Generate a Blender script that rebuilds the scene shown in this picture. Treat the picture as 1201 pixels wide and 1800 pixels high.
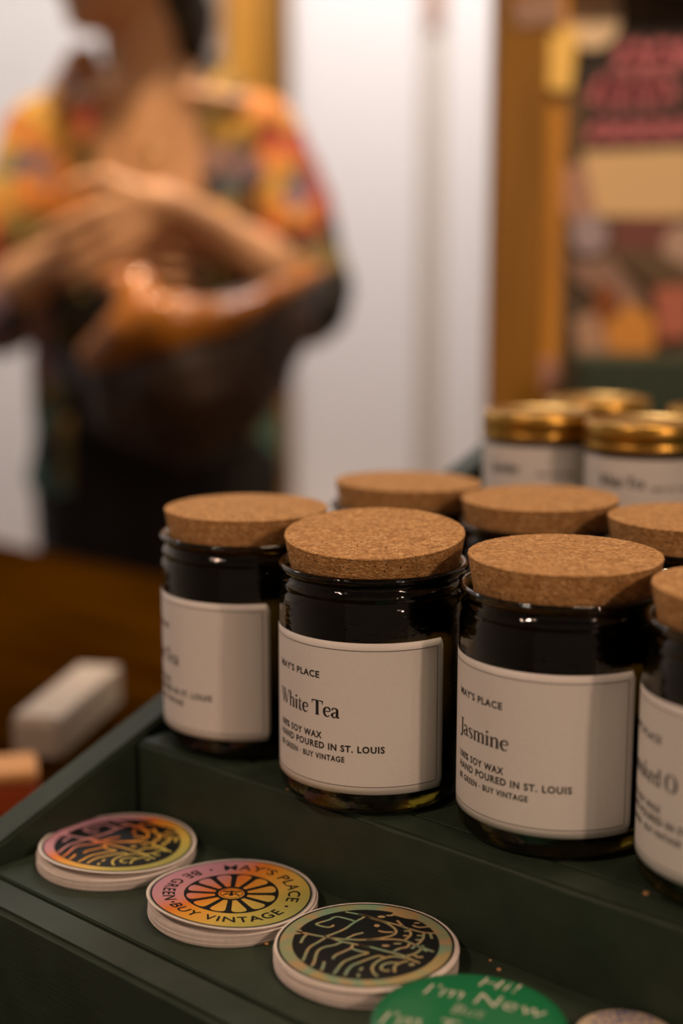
import bpy, bmesh, math, random
from mathutils import Vector, Matrix, noise
random.seed(7)
for o in list(bpy.data.objects): bpy.data.objects.remove(o)
C = bpy.context.scene.collection
S = bpy.context.scene
PI = math.pi
CAMZ = 1.20                      # the lens is 1.20 m above the floor, the table top 0.85 m
PITCH = math.radians(10.07)

# ------------------------------------------------------------------ camera
cam = bpy.data.cameras.new('camera'); camo = bpy.data.objects.new('camera', cam); C.objects.link(camo)
camo.location = (0, 0, CAMZ); camo.rotation_euler = (PI/2 - PITCH, 0, 0)
cam.sensor_fit = 'VERTICAL'; cam.sensor_height = 36; cam.sensor_width = 24; cam.lens = 50
cam.clip_start = 0.02; cam.clip_end = 50
cam.dof.use_dof = True; cam.dof.focus_distance = 0.583; cam.dof.aperture_fstop = 2.8
S.camera = camo
# ------------------------------------------------------------------ view
S.view_settings.view_transform = 'Standard'; S.view_settings.look = 'None'
S.view_settings.gamma = 1; S.view_settings.exposure = 0.0; S.view_settings.use_curve_mapping = False
S.cycles.use_denoising = True; S.cycles.caustics_reflective = False; S.cycles.caustics_refractive = False
S.cycles.max_bounces = 10; S.cycles.transmission_bounces = 10; S.cycles.sample_clamp_indirect = 4
# ------------------------------------------------------------------ world and lamps
w = bpy.data.worlds.new('world'); S.world = w; w.use_nodes = True
w.node_tree.nodes['Background'].inputs[0].default_value = (1.0, 0.68, 0.46, 1)
w.node_tree.nodes['Background'].inputs[1].default_value = 0.17

def lamp(name, kind, loc, power, col, size=0.06, target=None, spot=None, sy=None):
    l = bpy.data.lights.new(name, kind); l.energy = power; l.color = col
    if kind == 'AREA':
        l.shape = 'RECTANGLE' if sy else 'DISK'; l.size = size
        if sy: l.size_y = sy
    else: l.shadow_soft_size = size
    if kind == 'SPOT': l.spot_size = math.radians(spot); l.spot_blend = 0.5
    o = bpy.data.objects.new(name, l); C.objects.link(o); o.location = loc
    if target is not None:
        o.rotation_euler = (Vector(target) - Vector(loc)).to_track_quat('-Z', 'Y').to_euler()
    return o
WARM = (1.0, 0.655, 0.46)
lamp('key_lamp', 'SPOT', (1.10, -1.00, 1.88), 30, WARM, 0.045, (0.05, 0.6, 1.0), 40)
lamp('left_lamp', 'SPOT', (-0.90, -0.15, 2.30), 31, WARM, 0.045, (0.05, 0.6, 1.0), 45)
lamp('ceiling_lamp_person', 'SPOT', (-0.40, 1.66, 2.70), 150, (1.0, 0.66, 0.38), 0.07, (-0.28, 1.95, 1.2), 62)
lamp('wall_lamp', 'AREA', (0.20, 2.42, 2.72), 44, (1.0, 0.93, 0.91), 0.5, (0.15, 3.4, 0.7))
lamp('wall_lamp_left', 'AREA', (-1.4, 2.42, 2.72), 15, (1.0, 0.91, 0.86), 0.5, (-1.2, 3.4, 0.7))
lamp('board_fill_spot', 'SPOT', (0.75, 0.70, 2.5), 88, (1.0, 0.72, 0.48), 0.06, (0.38, 1.42, 1.25), 50)  # added spot that brightens the notice board
for k_, (ax, ay, az_) in enumerate(((0.98, -1.12, 1.80), (1.22, -0.86, 2.00), (-0.98, -0.02, 2.20), (-0.78, -0.30, 2.36), (1.18, -1.04, 1.76))):
    lamp('glint_lamp', 'SPOT', (ax, ay, az_), 3.4, WARM, 0.018, (0.05, 0.6, 1.0), 40)  # small lamps added for more glints on the jar glass
lamp('overhead_fill', 'AREA', (0.40, 0.75, 2.68), 9.5, (1.0, 0.70, 0.44), 0.30, (0.25, 0.7, 1.0))  # added fill for the cork tops and the label shadows

# ------------------------------------------------------------------ helpers
def new_obj(name, me, mats=None, parent=None, smooth=False):
    o = bpy.data.objects.new(name, me); C.objects.link(o)
    for m in (mats if isinstance(mats, (list, tuple)) else [mats] if mats else []): me.materials.append(m)
    if parent is not None: o.parent = parent
    if smooth:
        me.polygons.foreach_set('use_smooth', [True]*len(me.polygons))
    return o
def from_bm(name, bm, mats=None, parent=None, smooth=False):
    me = bpy.data.meshes.new(name); bm.to_mesh(me); bm.free(); me.update()
    return new_obj(name, me, mats, parent, smooth)
def pydata(name, v, f, mats=None, parent=None, smooth=False):
    me = bpy.data.meshes.new(name); me.from_pydata(v, [], f); me.update()
    return new_obj(name, me, mats, parent, smooth)
def thing(name, label, cat, loc=(0, 0, 0), rotz=0, group=None):
    o = bpy.data.objects.new(name, None); C.objects.link(o); o.empty_display_size = 0.02
    o.location = loc; o.rotation_euler = (0, 0, rotz)
    return tag(o, label, cat, group)
def tag(o, label=None, cat=None, group=None, kind=None):
    if label: o['label'] = label
    if cat: o['category'] = cat
    if group: o['group'] = group
    if kind: o['kind'] = kind
    return o
def lathe_bm(prof, n=96, closed=True, rim_noise=None):
    bm = bmesh.new(); rings = []
    for (r, z) in prof:
        if r < 1e-6: rings.append([bm.verts.new((0, 0, z))])
        else:
            ring = []
            for i in range(n):
                a = 2*PI*i/n; rr = r; zz = z
                if rim_noise:
                    k = rim_noise(r, z, a); rr += k[0]; zz += k[1]
                ring.append(bm.verts.new((rr*math.cos(a), rr*math.sin(a), zz)))
            rings.append(ring)
    for a, b in zip(rings, rings[1:]):
        for i in range(n):
            j = (i+1) % n
            if len(a) == 1 and len(b) == 1: continue
            if len(a) == 1: bm.faces.new((a[0], b[j], b[i]))
            elif len(b) == 1: bm.faces.new((a[i], a[j], b[0]))
            else: bm.faces.new((a[i], a[j], b[j], b[i]))
    bmesh.ops.recalc_face_normals(bm, faces=bm.faces)
    return bm
def box_bm(bm, lo, hi, M=None, bev=0.0):
    vs = [bm.verts.new((x, y, z)) for z in (lo[2], hi[2]) for y in (lo[1], hi[1]) for x in (lo[0], hi[0])]
    fs = [bm.faces.new([vs[i] for i in q]) for q in ((0,2,3,1),(4,5,7,6),(0,1,5,4),(2,6,7,3),(1,3,7,5),(0,4,6,2))]
    if bev:
        es = list({e for f in fs for e in f.edges})
        r = bmesh.ops.bevel(bm, geom=es, offset=bev, segments=3, affect='EDGES')
    if M is not None:
        bmesh.ops.transform(bm, matrix=M, verts=vs if not bev else bm.verts)
    return bm
def box(name, lo, hi, mat, parent=None, bev=0.0, M=None):
    bm = box_bm(bmesh.new(), lo, hi, M, bev)
    return from_bm(name, bm, mat, parent)
# materials
def mat(name, col=(.5,.5,.5), rough=.6, metal=0, spec=None, bump=None, trans=0, ior=None, coat=0, sheen=0):
    m = bpy.data.materials.new(name); m.use_nodes = True; b = m.node_tree.nodes['Principled BSDF']
    b.inputs['Base Color'].default_value = (*col, 1); b.inputs['Roughness'].default_value = rough
    b.inputs['Metallic'].default_value = metal
    if spec is not None: b.inputs['Specular IOR Level'].default_value = spec
    if trans: b.inputs['Transmission Weight'].default_value = trans
    if ior: b.inputs['IOR'].default_value = ior
    if coat: b.inputs['Coat Weight'].default_value = coat
    if sheen: b.inputs['Sheen Weight'].default_value = sheen
    return m
def N(m, t, **kw):
    n = m.node_tree.nodes.new(t)
    for k, v in kw.items():
        if k in n.inputs: n.inputs[k].default_value = v
        else: setattr(n, k, v)
    return n
def L(m, a, b): m.node_tree.links.new(a, b)
def B(m): return m.node_tree.nodes['Principled BSDF']
def ramp(m, stops, interp='LINEAR'):
    n = m.node_tree.nodes.new('ShaderNodeValToRGB'); n.color_ramp.interpolation = interp
    cr = n.color_ramp
    while len(cr.elements) < len(stops): cr.elements.new(0.5)
    for e, (p, c) in zip(cr.elements, stops): e.position = p; e.color = (*c, 1)
    return n
def noisy(name, c1, c2, scale, rough=.6, detail=4, stretch=(1,1,1), bump=0, bscale=None, rot=0, **kw):
    m = mat(name, c1, rough, **kw)
    tc = N(m, 'ShaderNodeTexCoord'); mp = N(m, 'ShaderNodeMapping'); mp.inputs['Scale'].default_value = stretch
    mp.inputs['Rotation'].default_value = (0, 0, rot)
    nz = N(m, 'ShaderNodeTexNoise', Scale=scale, Detail=detail)
    L(m, tc.outputs['Object'], mp.inputs[0]); L(m, mp.outputs[0], nz.inputs['Vector'])
    r = ramp(m, [(.3, c1), (.7, c2)]); L(m, nz.outputs[0], r.inputs[0]); L(m, r.outputs[0], B(m).inputs['Base Color'])
    if bump:
        nb = N(m, 'ShaderNodeTexNoise', Scale=bscale or scale*3, Detail=6); L(m, mp.outputs[0], nb.inputs['Vector'])
        bp = N(m, 'ShaderNodeBump', Strength=bump, Distance=.001); L(m, nb.outputs[0], bp.inputs['Height']); L(m, bp.outputs[0], B(m).inputs['Normal'])
    return m
def at(u, v, y):
    """the point at distance y in front of the lens plane's foot that the photo shows at (u, v)"""
    dx = (u-600.5)/2500; dy = -(v-900)/2500
    c, s = math.cos(PITCH), math.sin(PITCH)
    d = Vector((dx, c+dy*s, -s+dy*c)); d *= y/d.y
    return Vector((d.x, d.y, d.z+CAMZ))

# ------------------------------------------------------------------ materials
M_cork = mat('cork', (.5,.3,.14), .85)
def build_cork(m):
    tc = N(m, 'ShaderNodeTexCoord')
    mp = N(m, 'ShaderNodeMapping'); L(m, tc.outputs['Object'], mp.inputs[0]); mp.inputs['Scale'].default_value = (1, 1, 1.6)
    nz = N(m, 'ShaderNodeTexNoise', Scale=500, Detail=3); L(m, mp.outputs[0], nz.inputs['Vector'])
    mx = N(m, 'ShaderNodeVectorMath', operation='SCALE'); L(m, nz.outputs['Color'], mx.inputs[0]); mx.inputs['Scale'].default_value = .0022
    ad = N(m, 'ShaderNodeVectorMath', operation='ADD'); L(m, mp.outputs[0], ad.inputs[0]); L(m, mx.outputs[0], ad.inputs[1])
    vo = N(m, 'ShaderNodeTexVoronoi', Scale=720); L(m, ad.outputs[0], vo.inputs['Vector'])
    r1 = ramp(m, [(0, (.42,.21,.070)), (.45, (.51,.28,.105)), (.75, (.59,.34,.14)), (1, (.70,.44,.21))])
    sp = N(m, 'ShaderNodeSeparateColor'); L(m, vo.outputs['Color'], sp.inputs[0]); L(m, sp.outputs[0], r1.inputs[0])
    n2 = N(m, 'ShaderNodeTexNoise', Scale=850, Detail=3); L(m, mp.outputs[0], n2.inputs['Vector'])
    r2 = ramp(m, [(.30, (.10,.04,.012)), (.39, (1,1,1))]); L(m, n2.outputs[0], r2.inputs[0])
    n3 = N(m, 'ShaderNodeTexNoise', Scale=240, Detail=4); L(m, mp.outputs[0], n3.inputs['Vector'])
    r3 = ramp(m, [(.30, (.82,.78,.74)), (.62, (1.08,1.08,1.06))]); L(m, n3.outputs[0], r3.inputs[0])
    m1 = N(m, 'ShaderNodeMix', data_type='RGBA', blend_type='MULTIPLY'); m1.inputs[0].default_value = 1
    L(m, r1.outputs[0], m1.inputs[6]); L(m, r2.outputs[0], m1.inputs[7])
    m2 = N(m, 'ShaderNodeMix', data_type='RGBA', blend_type='MULTIPLY'); m2.inputs[0].default_value = 1
    L(m, m1.outputs[2], m2.inputs[6]); L(m, r3.outputs[0], m2.inputs[7]); L(m, m2.outputs[2], B(m).inputs['Base Color'])
    ma = N(m, 'ShaderNodeMath', operation='ADD'); L(m, vo.outputs['Distance'], ma.inputs[0]); L(m, r2.outputs[0], ma.inputs[1])
    bp = N(m, 'ShaderNodeBump', Strength=.7, Distance=.0005); L(m, ma.outputs[0], bp.inputs['Height']); L(m, bp.outputs[0], B(m).inputs['Normal'])
build_cork(M_cork)
B(M_cork).inputs['Specular IOR Level'].default_value = .2
M_glass = mat('amber_glass', (.115,.085,.008), .03, trans=1, ior=1.5)
def build_glass(m):
    tc = N(m, 'ShaderNodeTexCoord'); mp = N(m, 'ShaderNodeMapping'); mp.inputs['Scale'].default_value = (1, 1, 3.2)
    L(m, tc.outputs['Object'], mp.inputs[0])
    nz = N(m, 'ShaderNodeTexNoise', Scale=160, Detail=2); L(m, mp.outputs[0], nz.inputs['Vector'])
    bp = N(m, 'ShaderNodeBump', Strength=.35, Distance=.0006); L(m, nz.outputs[0], bp.inputs['Height']); L(m, bp.outputs[0], B(m).inputs['Normal'])
build_glass(M_glass)
M_wax = mat('soy_wax', (.70,.60,.44), .5)
M_paper = noisy('label_paper', (.80,.79,.77), (.84,.83,.81), 900, .55, bump=.05, bscale=2500)
M_ink = mat('black_ink', (.012,.011,.010), .5)
M_sedge = noisy('sticker_edge', (.78,.72,.68), (.86,.80,.76), 400, .5)
M_black = mat('sticker_black', (.010,.012,.014), .35)
M_green = None
def painted(name, c1, c2, rot):
    m = noisy(name, c1, c2, 60, .5, 6, (1, 1, 1), rot=0)
    tc = N(m, 'ShaderNodeTexCoord'); mp = N(m, 'ShaderNodeMapping'); mp.inputs['Scale'].default_value = (.06, 1, 1)
    L(m, tc.outputs['Object'], mp.inputs[0])
    nb = N(m, 'ShaderNodeTexNoise', Scale=1300, Detail=5); L(m, mp.outputs[0], nb.inputs['Vector'])
    bp = N(m, 'ShaderNodeBump', Strength=.35, Distance=.0005); L(m, nb.outputs[0], bp.inputs['Height']); L(m, bp.outputs[0], B(m).inputs['Normal'])
    # worn flecks where the paint is thin
    n2 = N(m, 'ShaderNodeTexNoise', Scale=900, Detail=4); mp2 = N(m, 'ShaderNodeMapping'); mp2.inputs['Scale'].default_value = (.25, 1, 1)
    L(m, tc.outputs['Object'], mp2.inputs[0]); L(m, mp2.outputs[0], n2.inputs['Vector'])
    r = ramp(m, [(.70, (0,0,0)), (.76, (1,1,1))]); L(m, n2.outputs[0], r.inputs[0])
    bc = B(m).inputs['Base Color']; src = bc.links[0].from_socket
    mx = N(m, 'ShaderNodeMix', data_type='RGBA'); L(m, r.outputs[0], mx.inputs[0]); L(m, src, mx.inputs[6]); mx.inputs[7].default_value = (.09,.10,.065,1)
    L(m, mx.outputs[2], bc)
    return m
M_green = painted('dark_green_paint', (.022,.036,.024), (.032,.050,.033), 0)
B(M_green).inputs['Specular IOR Level'].default_value = .30
M_white = noisy('white_wall_paint', (.78,.77,.76), (.82,.81,.80), 6, .6)
M_door = mat('white_door_paint', (.84,.82,.81), .4)
M_strip = mat('shaded_strip', (.60,.53,.46), .5)  # shade of the recess beside the door, put into the colour
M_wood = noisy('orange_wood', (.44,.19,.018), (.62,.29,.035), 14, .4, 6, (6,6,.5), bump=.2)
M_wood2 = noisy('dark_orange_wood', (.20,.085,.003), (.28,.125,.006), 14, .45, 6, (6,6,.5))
M_table = noisy('table_wood', (.013,.0045,.0001), (.032,.012,.0002), 9, 1, 8, (.5,3,1), bump=.2, rot=.73)
B(M_table).inputs['Specular IOR Level'].default_value = 0
M_floor = noisy('floor_boards', (.14,.07,.03), (.24,.13,.06), 5, .5, 6, (.3,5,1))
M_brass = mat('brass_lid', (.50,.29,.06), .33, 1.0)
M_tin = mat('tin_body', (.10,.09,.08), .35, .6)

# ------------------------------------------------------------------ the room
def struct(name, lo, hi, m, bev=0):
    return tag(box(name, lo, hi, m, None, bev), kind='structure')
struct('floor', (-2.4, -2.6, -.05), (2.8, 3.6, 0), M_floor)
struct('ceiling', (-2.4, -2.6, 2.75), (2.8, 3.6, 2.80), M_white)
struct('wall_back', (-2.4, 3.40, 0), (2.8, 3.55, 2.75), M_white)
struct('wall_left', (-2.4, -2.6, 0), (-2.25, 3.40, 2.75), M_white)
struct('wall_right', (2.65, -2.6, 0), (2.8, 3.40, 2.75), M_white)
struct('baseboard_back', (-2.25, 3.38, 0), (-.35, 3.40, .12), M_door, .003)
# a white door with its casing beside the orange wooden post
d1 = struct('door_1', (-.115, 3.345, .01), (.178, 3.40, 2.10), M_door, .004)
tr = struct('trim_1', (.182, 3.372, 0), (.236, 3.40, 2.6), M_strip)
tr = struct('trim_2', (.238, 3.335, 0), (.345, 3.40, 2.6), M_door, .012)
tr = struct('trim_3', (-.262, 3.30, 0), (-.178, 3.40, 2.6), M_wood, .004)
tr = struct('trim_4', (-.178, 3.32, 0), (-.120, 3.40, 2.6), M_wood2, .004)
h = box('door_hinge', (.196, 3.355, 1.72), (.226, 3.372, 1.86), mat('hinge_brown', (.42,.20,.13), .5), None, .003)
tag(h, 'small brown fitting high on the shaded strip beside the white door', 'hinge')

# ------------------------------------------------------------------ the table
AL = math.radians(-42)
LD = Vector((math.cos(AL), math.sin(AL), 0)); DD = Vector((-LD.y, LD.x, 0))
ORG = Vector((-.1009, .6619, CAMZ-.230))          # front left corner of the step that carries the jars
def F(l, d, z=0): return ORG + LD*l + DD*d + Vector((0, 0, z))
MF = Matrix.Translation(ORG) @ Matrix.Rotation(AL, 4, 'Z')
t = thing('display_table', 'brown wooden table under the green stepped display', 'table', F(.05, .1, -.97), AL)
def tb(name, lo, hi, m, bev=0): # coordinates in the display's frame
    o = box(name, lo, hi, m, None, bev); o.parent = t
    o.matrix_parent_inverse = Matrix.Identity(4); o.location = (-.05, -.1, .97); return o
tb('tabletop', (-1.25, -.19, -.15), (1.35, .60, -.12), M_table, .006)
tb('apron', (-1.15, -.12, -.24), (1.25, .52, -.15), M_table)
for lx in (-1.15, 1.17):
    for ly in (-.12, .44): tb('leg', (lx, ly, -.97), (lx+.08, ly+.08, -.15), M_table, .004)

# ------------------------------------------------------------------ the stepped display
RIS = thing('display_riser', 'dark green painted wooden stepped display holding candles and stickers', 'display stand', ORG, AL)
def rb(name, lo, hi, bev=.0018): return box(name, lo, hi, M_green, RIS, bev)
RL = .92
rb('riser_board', (0.0005, -.105, -.12), (RL, -.0855, -.039), .0022)
rb('tread', (0.0005, -.0850, -.057), (RL, -.0002, -.039), .0006)
rb('riser_board', (0.0015, 0, -.12), (RL, .018, 0), .0020)
rb('tread', (0.0005, .0184, -.018), (RL, .2345, 0), .0006)
rb('riser_board', (0.0005, .235, -.12), (RL, .253, .088), .002)
rb('tread', (0.0005, .2534, .070), (RL, .46, .088), .0006)
rb('back_board', (0.0005, .46, -.12), (RL, .478, .088), .002)
def side_panel(l0, l1):
    # slanting top edge, seen in profile (d, z)
    prof = [(-.125, -.12), (-.125, -.0465), (.32, .1215), (.478, .1215), (.478, -.12)]
    bm = bmesh.new(); a = [bm.verts.new((l0, d, z)) for d, z in prof]; b = [bm.verts.new((l1, d, z)) for d, z in prof]
    bm.faces.new(a); bm.faces.new(b[::-1])
    for i in range(5): bm.faces.new((a[i], b[i], b[(i+1) % 5], a[(i+1) % 5]))
    bmesh.ops.recalc_face_normals(bm, faces=bm.faces)
    bmesh.ops.bevel(bm, geom=list(bm.edges), offset=.0015, segments=2, affect='EDGES')
    return from_bm('side_panel', bm, M_green, RIS)
side_panel(-.0185, -.0004); side_panel(RL+.0004, RL+.0185)
# ------------------------------------------------------------------ lettering
def text2d(s, off=0.0, spacing=1.0):
    """outline of a line of text as flat faces, scaled so that its box is w=1 wide and h=1 high"""
    cu = bpy.data.curves.new('t', 'FONT'); cu.body = s; cu.size = 1; cu.offset = off; cu.space_character = spacing
    cu.resolution_u = 3
    o = bpy.data.objects.new('t', cu); C.objects.link(o)
    dg = bpy.context.evaluated_depsgraph_get(); me = bpy.data.meshes.new_from_object(o.evaluated_get(dg))
    v = [(p.co.x, p.co.y) for p in me.vertices]; f = [tuple(p.vertices) for p in me.polygons]
    bpy.data.objects.remove(o); bpy.data.curves.remove(cu); bpy.data.meshes.remove(me)
    return v, f
def cap_h():
    v, _ = text2d('H'); return max(p[1] for p in v)
CAPH = cap_h()
class Flat:
    """2D shapes gathered into one mesh and then mapped onto a surface"""
    def __init__(s): s.v = []; s.f = []
    def add(s, v, f):
        k = len(s.v); s.v += v; s.f += [tuple(i+k for i in q) for q in f]
    def text(s, txt, x, y, cap, width=None, off=0.0, spacing=1.0, rot=0, shear=0):
        v, f = text2d(txt, off, spacing)
        x0 = min(p[0] for p in v); x1 = max(p[0] for p in v)
        sy = cap/CAPH; sx = (width/(x1-x0)) if width else sy
        c, sn = math.cos(rot), math.sin(rot); out = []
        for (a, b) in v:
            a = (a-x0)*sx; b = b*sy; a += shear*b
            out.append((x+a*c-b*sn, y+a*sn+b*c))
        s.add(out, f)
    def ribbon(s, pts, wd, cyc=False, smooth=3):
        ws = wd if isinstance(wd, (list, tuple)) else [wd]*len(pts)
        P = [Vector((p[0], p[1])) for p in pts]
        if smooth > 1 and len(P) > 2:
            Q = []; W = []; n = len(P)
            rng = range(n if cyc else n-1)
            for i in rng:
                p0 = P[(i-1) % n] if (cyc or i > 0) else P[i]; p1 = P[i]; p2 = P[(i+1) % n]; p3 = P[(i+2) % n] if (cyc or i+2 < n) else P[(i+1) % n]
                for k in range(smooth):
                    t = k/smooth
                    Q.append(.5*((2*p1)+(p2-p0)*t+(2*p0-5*p1+4*p2-p3)*t*t+(3*p1-p0-3*p2+p3)*t**3))
                    W.append(ws[i]*(1-t)+ws[(i+1) % n]*t)
            if not cyc: Q.append(P[-1]); W.append(ws[-1])
            P, ws = Q, W
        n = len(P); vs = []
        for i in range(n):
            a = P[(i-1) % n] if (cyc or i > 0) else P[i]; b = P[(i+1) % n] if (cyc or i < n-1) else P[i]
            d = (b-a); d = d.normalized() if d.length > 1e-9 else Vector((1, 0)); nn = Vector((-d.y, d.x))*ws[i]/2
            vs += [tuple(P[i]+nn), tuple(P[i]-nn)]
        fs = [(2*i, 2*i+1, 2*((i+1) % n)+1, 2*((i+1) % n)) for i in range(n if cyc else n-1)]
        s.add(vs, fs)
    def disc(s, x, y, r, n=20, ry=None):
        s.add([(x+r*math.cos(2*PI*i/n), y+(ry or r)*math.sin(2*PI*i/n)) for i in range(n)], [tuple(range(n))])
    def mesh(s, name, fn, m, parent=None):
        me = bpy.data.meshes.new(name); me.from_pydata([fn(*p) for p in s.v], [], s.f); me.update()
        bm = bmesh.new(); bm.from_mesh(me)
        bm.to_mesh(me); bm.free()
        return new_obj(name, me, m, parent)

# high contrast serif letters drawn with strokes: cap height 1, x height .62
def serif_word(F_, word, x, y, sc, sx=1.0):
    T = .17; h = .045; t2 = .13
    G = {
     'W': (1.02, [([(.02,1),(.28,.0)],[T,.10]),([(.28,.0),(.50,.95)],[.05,.05]),([(.40,1),(.68,0)],[T,.10]),([(.68,0),(.95,1)],[.05,.05]),([(-.06,.985),(.14,.985)],h),([(.32,.985),(.52,.985)],h),([(.85,.985),(1.03,.985)],h)]),
     'T': (.74, [([(.37,0),(.37,1)],T),([(.02,.97),(.72,.97)],.06),([(.04,.98),(.02,.74)],[.09,.02]),([(.70,.98),(.72,.74)],[.09,.02]),([(.24,.02),(.50,.02)],h)]),
     'J': (.40, [([(.26,1),(.26,.10),(.20,-.16),(.02,-.24)],[T,T,.12,.03]),([(.02,-.22),(-.03,-.16)],[.08,.10]),([(.10,.98),(.42,.98)],h)]),
     'S': (.58, [([(.50,.80),(.42,.95),(.26,.99),(.10,.88),(.10,.70),(.28,.52),(.46,.36),(.48,.16),(.32,.01),(.14,.03),(.05,.22)],[.05,.05,.06,.12,.15,.17,.17,.14,.06,.05,.06])]),
     'O': (.80, [([(.40,.99),(.16,.86),(.10,.5),(.16,.14),(.40,.01),(.64,.14),(.70,.5),(.64,.86)],[.04,.12,.18,.12,.04,.12,.18,.12],True)]),
     'h': (.60, [([(.14,0),(.14,1.02)],t2),([(.14,.48),(.28,.62),(.42,.60),(.46,.44),(.46,0)],[.03,.05,.10,t2,t2]),([(.04,.02),(.24,.02)],h),([(.36,.02),(.56,.02)],h),([(.02,1.0),(.14,1.0)],h)]),
     'i': (.28, [([(.14,0),(.14,.64)],t2),([(.02,.62),(.14,.62)],h),([(.04,.02),(.24,.02)],h),([(.13,.80),(.13,.94)],.15)]),
     't': (.36, [([(.16,.80),(.16,.14),(.24,.01),(.34,.06)],[.05,t2,.08,.03]),([(.02,.61),(.34,.61)],h)]),
     'e': (.48, [([(.10,.34),(.42,.38),(.40,.56),(.25,.63),(.10,.48),(.08,.26),(.16,.06),(.30,.0),(.43,.12)],[.04,.05,.10,.05,.12,t2,.11,.05,.03])]),
     'a': (.54, [([(.08,.48),(.14,.61),(.28,.62),(.38,.50),(.38,.10),(.44,.01),(.52,.05)],[.10,.05,.06,t2,t2,.08,.03]),([(.38,.36),(.20,.30),(.08,.16),(.16,.01),(.28,.02),(.38,.14)],[.04,.06,t2,.08,.05,.03])]),
     'A': (.56, [([(.42,.60),(.22,.62),(.08,.40),(.08,.16),(.18,.0),(.30,.06),(.42,.30)],[.05,.06,.14,.16,.07,.05,.04]),([(.46,.64),(.42,.20),(.44,.02),(.56,.06)],[.12,.14,.08,.03])]),
     's': (.42, [([(.36,.50),(.30,.61),(.18,.63),(.08,.54),(.12,.42),(.28,.26),(.34,.14),(.26,.01),(.12,.01),(.05,.13)],[.04,.04,.05,.10,.12,.13,.12,.05,.04,.05])]),
     'm': (.88, [([(.14,0),(.14,.64)],t2),([(.14,.48),(.27,.62),(.40,.60),(.44,.44),(.44,0)],[.03,.05,.10,t2,t2]),([(.44,.48),(.57,.62),(.70,.60),(.74,.44),(.74,0)],[.03,.05,.10,t2,t2]),([(.02,.62),(.14,.62)],h),([(.04,.02),(.24,.02)],h),([(.34,.02),(.54,.02)],h),([(.64,.02),(.84,.02)],h)]),
     'n': (.60, [([(.14,0),(.14,.64)],t2),([(.14,.48),(.28,.62),(.42,.60),(.46,.44),(.46,0)],[.03,.05,.10,t2,t2]),([(.02,.62),(.14,.62)],h),([(.04,.02),(.24,.02)],h),([(.36,.02),(.56,.02)],h)]),
     'o': (.54, [([(.27,.63),(.12,.54),(.08,.31),(.12,.08),(.27,0),(.42,.08),(.46,.31),(.42,.54)],[.04,.10,t2,.10,.04,.10,t2,.10],True)]),
     'k': (.56, [([(.14,0),(.14,1.02)],t2),([(.14,.26),(.46,.60)],[.04,.05]),([(.24,.36),(.50,.01)],[.06,t2]),([(.02,1.0),(.14,1.0)],h),([(.04,.02),(.24,.02)],h),([(.34,.61),(.54,.61)],h),([(.40,.02),(.58,.02)],h)]),
     'd': (.58, [([(.44,1.02),(.44,.02)],t2),([(.44,.46),(.30,.62),(.14,.54),(.08,.30),(.14,.06),(.28,.0),(.44,.16)],[.03,.05,.11,t2,.11,.05,.03]),([(.32,1.0),(.44,1.0)],h),([(.44,.02),(.55,.02)],h)]),
     ' ': (.26, [])}
    for ch in word:
        adv, st = G[ch]
        for s_ in st:
            w_ = s_[1]; cyc = len(s_) > 2
            P = [(x+p[0]*sc*sx, y+p[1]*sc) for p in s_[0]]
            W_ = [q*sc*1.35 for q in w_] if isinstance(w_, (list, tuple)) else w_*sc*1.35
            F_.ribbon(P, W_, cyc, 5 if len(P) > 2 else 1)
        x += adv*sc*sx
    return x

# ------------------------------------------------------------------ the jar candles
GP = [(0,0),(.0340,0),(.0380,.0010),(.0402,.0036),(.0408,.0080),(.0408,.0500),(.0408,.0865),(.0405,.0890),(.0397,.0908),(.0396,.0918),
      (.0402,.0928),(.0402,.0940),(.0392,.0955),(.0383,.0968),(.0384,.0978),(.0398,.0988),(.0410,.0996),(.0413,.1006),(.0410,.1016),(.0400,.1022),
      (.0386,.1018),(.0378,.1005),(.0372,.0980),(.0370,.0940),(.0374,.0890),(.0377,.0850),(.0377,.0110),(.0365,.0075),(.0330,.0062),(0,.0062)]
glass_me = None; cork_me = []; wax_me = None
def jitter(seed):
    def f(r, z, a):
        n = noise.noise(Vector((math.cos(a)*9, math.sin(a)*9, seed+z*200)))
        n2 = noise.noise(Vector((math.cos(a)*40, math.sin(a)*40, seed+7)))
        return (.00022*n+.00012*n2, 0.00016*n2)
    return f
RJ = .0410   # radius the label lies on
LW, LH, L0 = .0952, .0650, .0105
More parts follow.
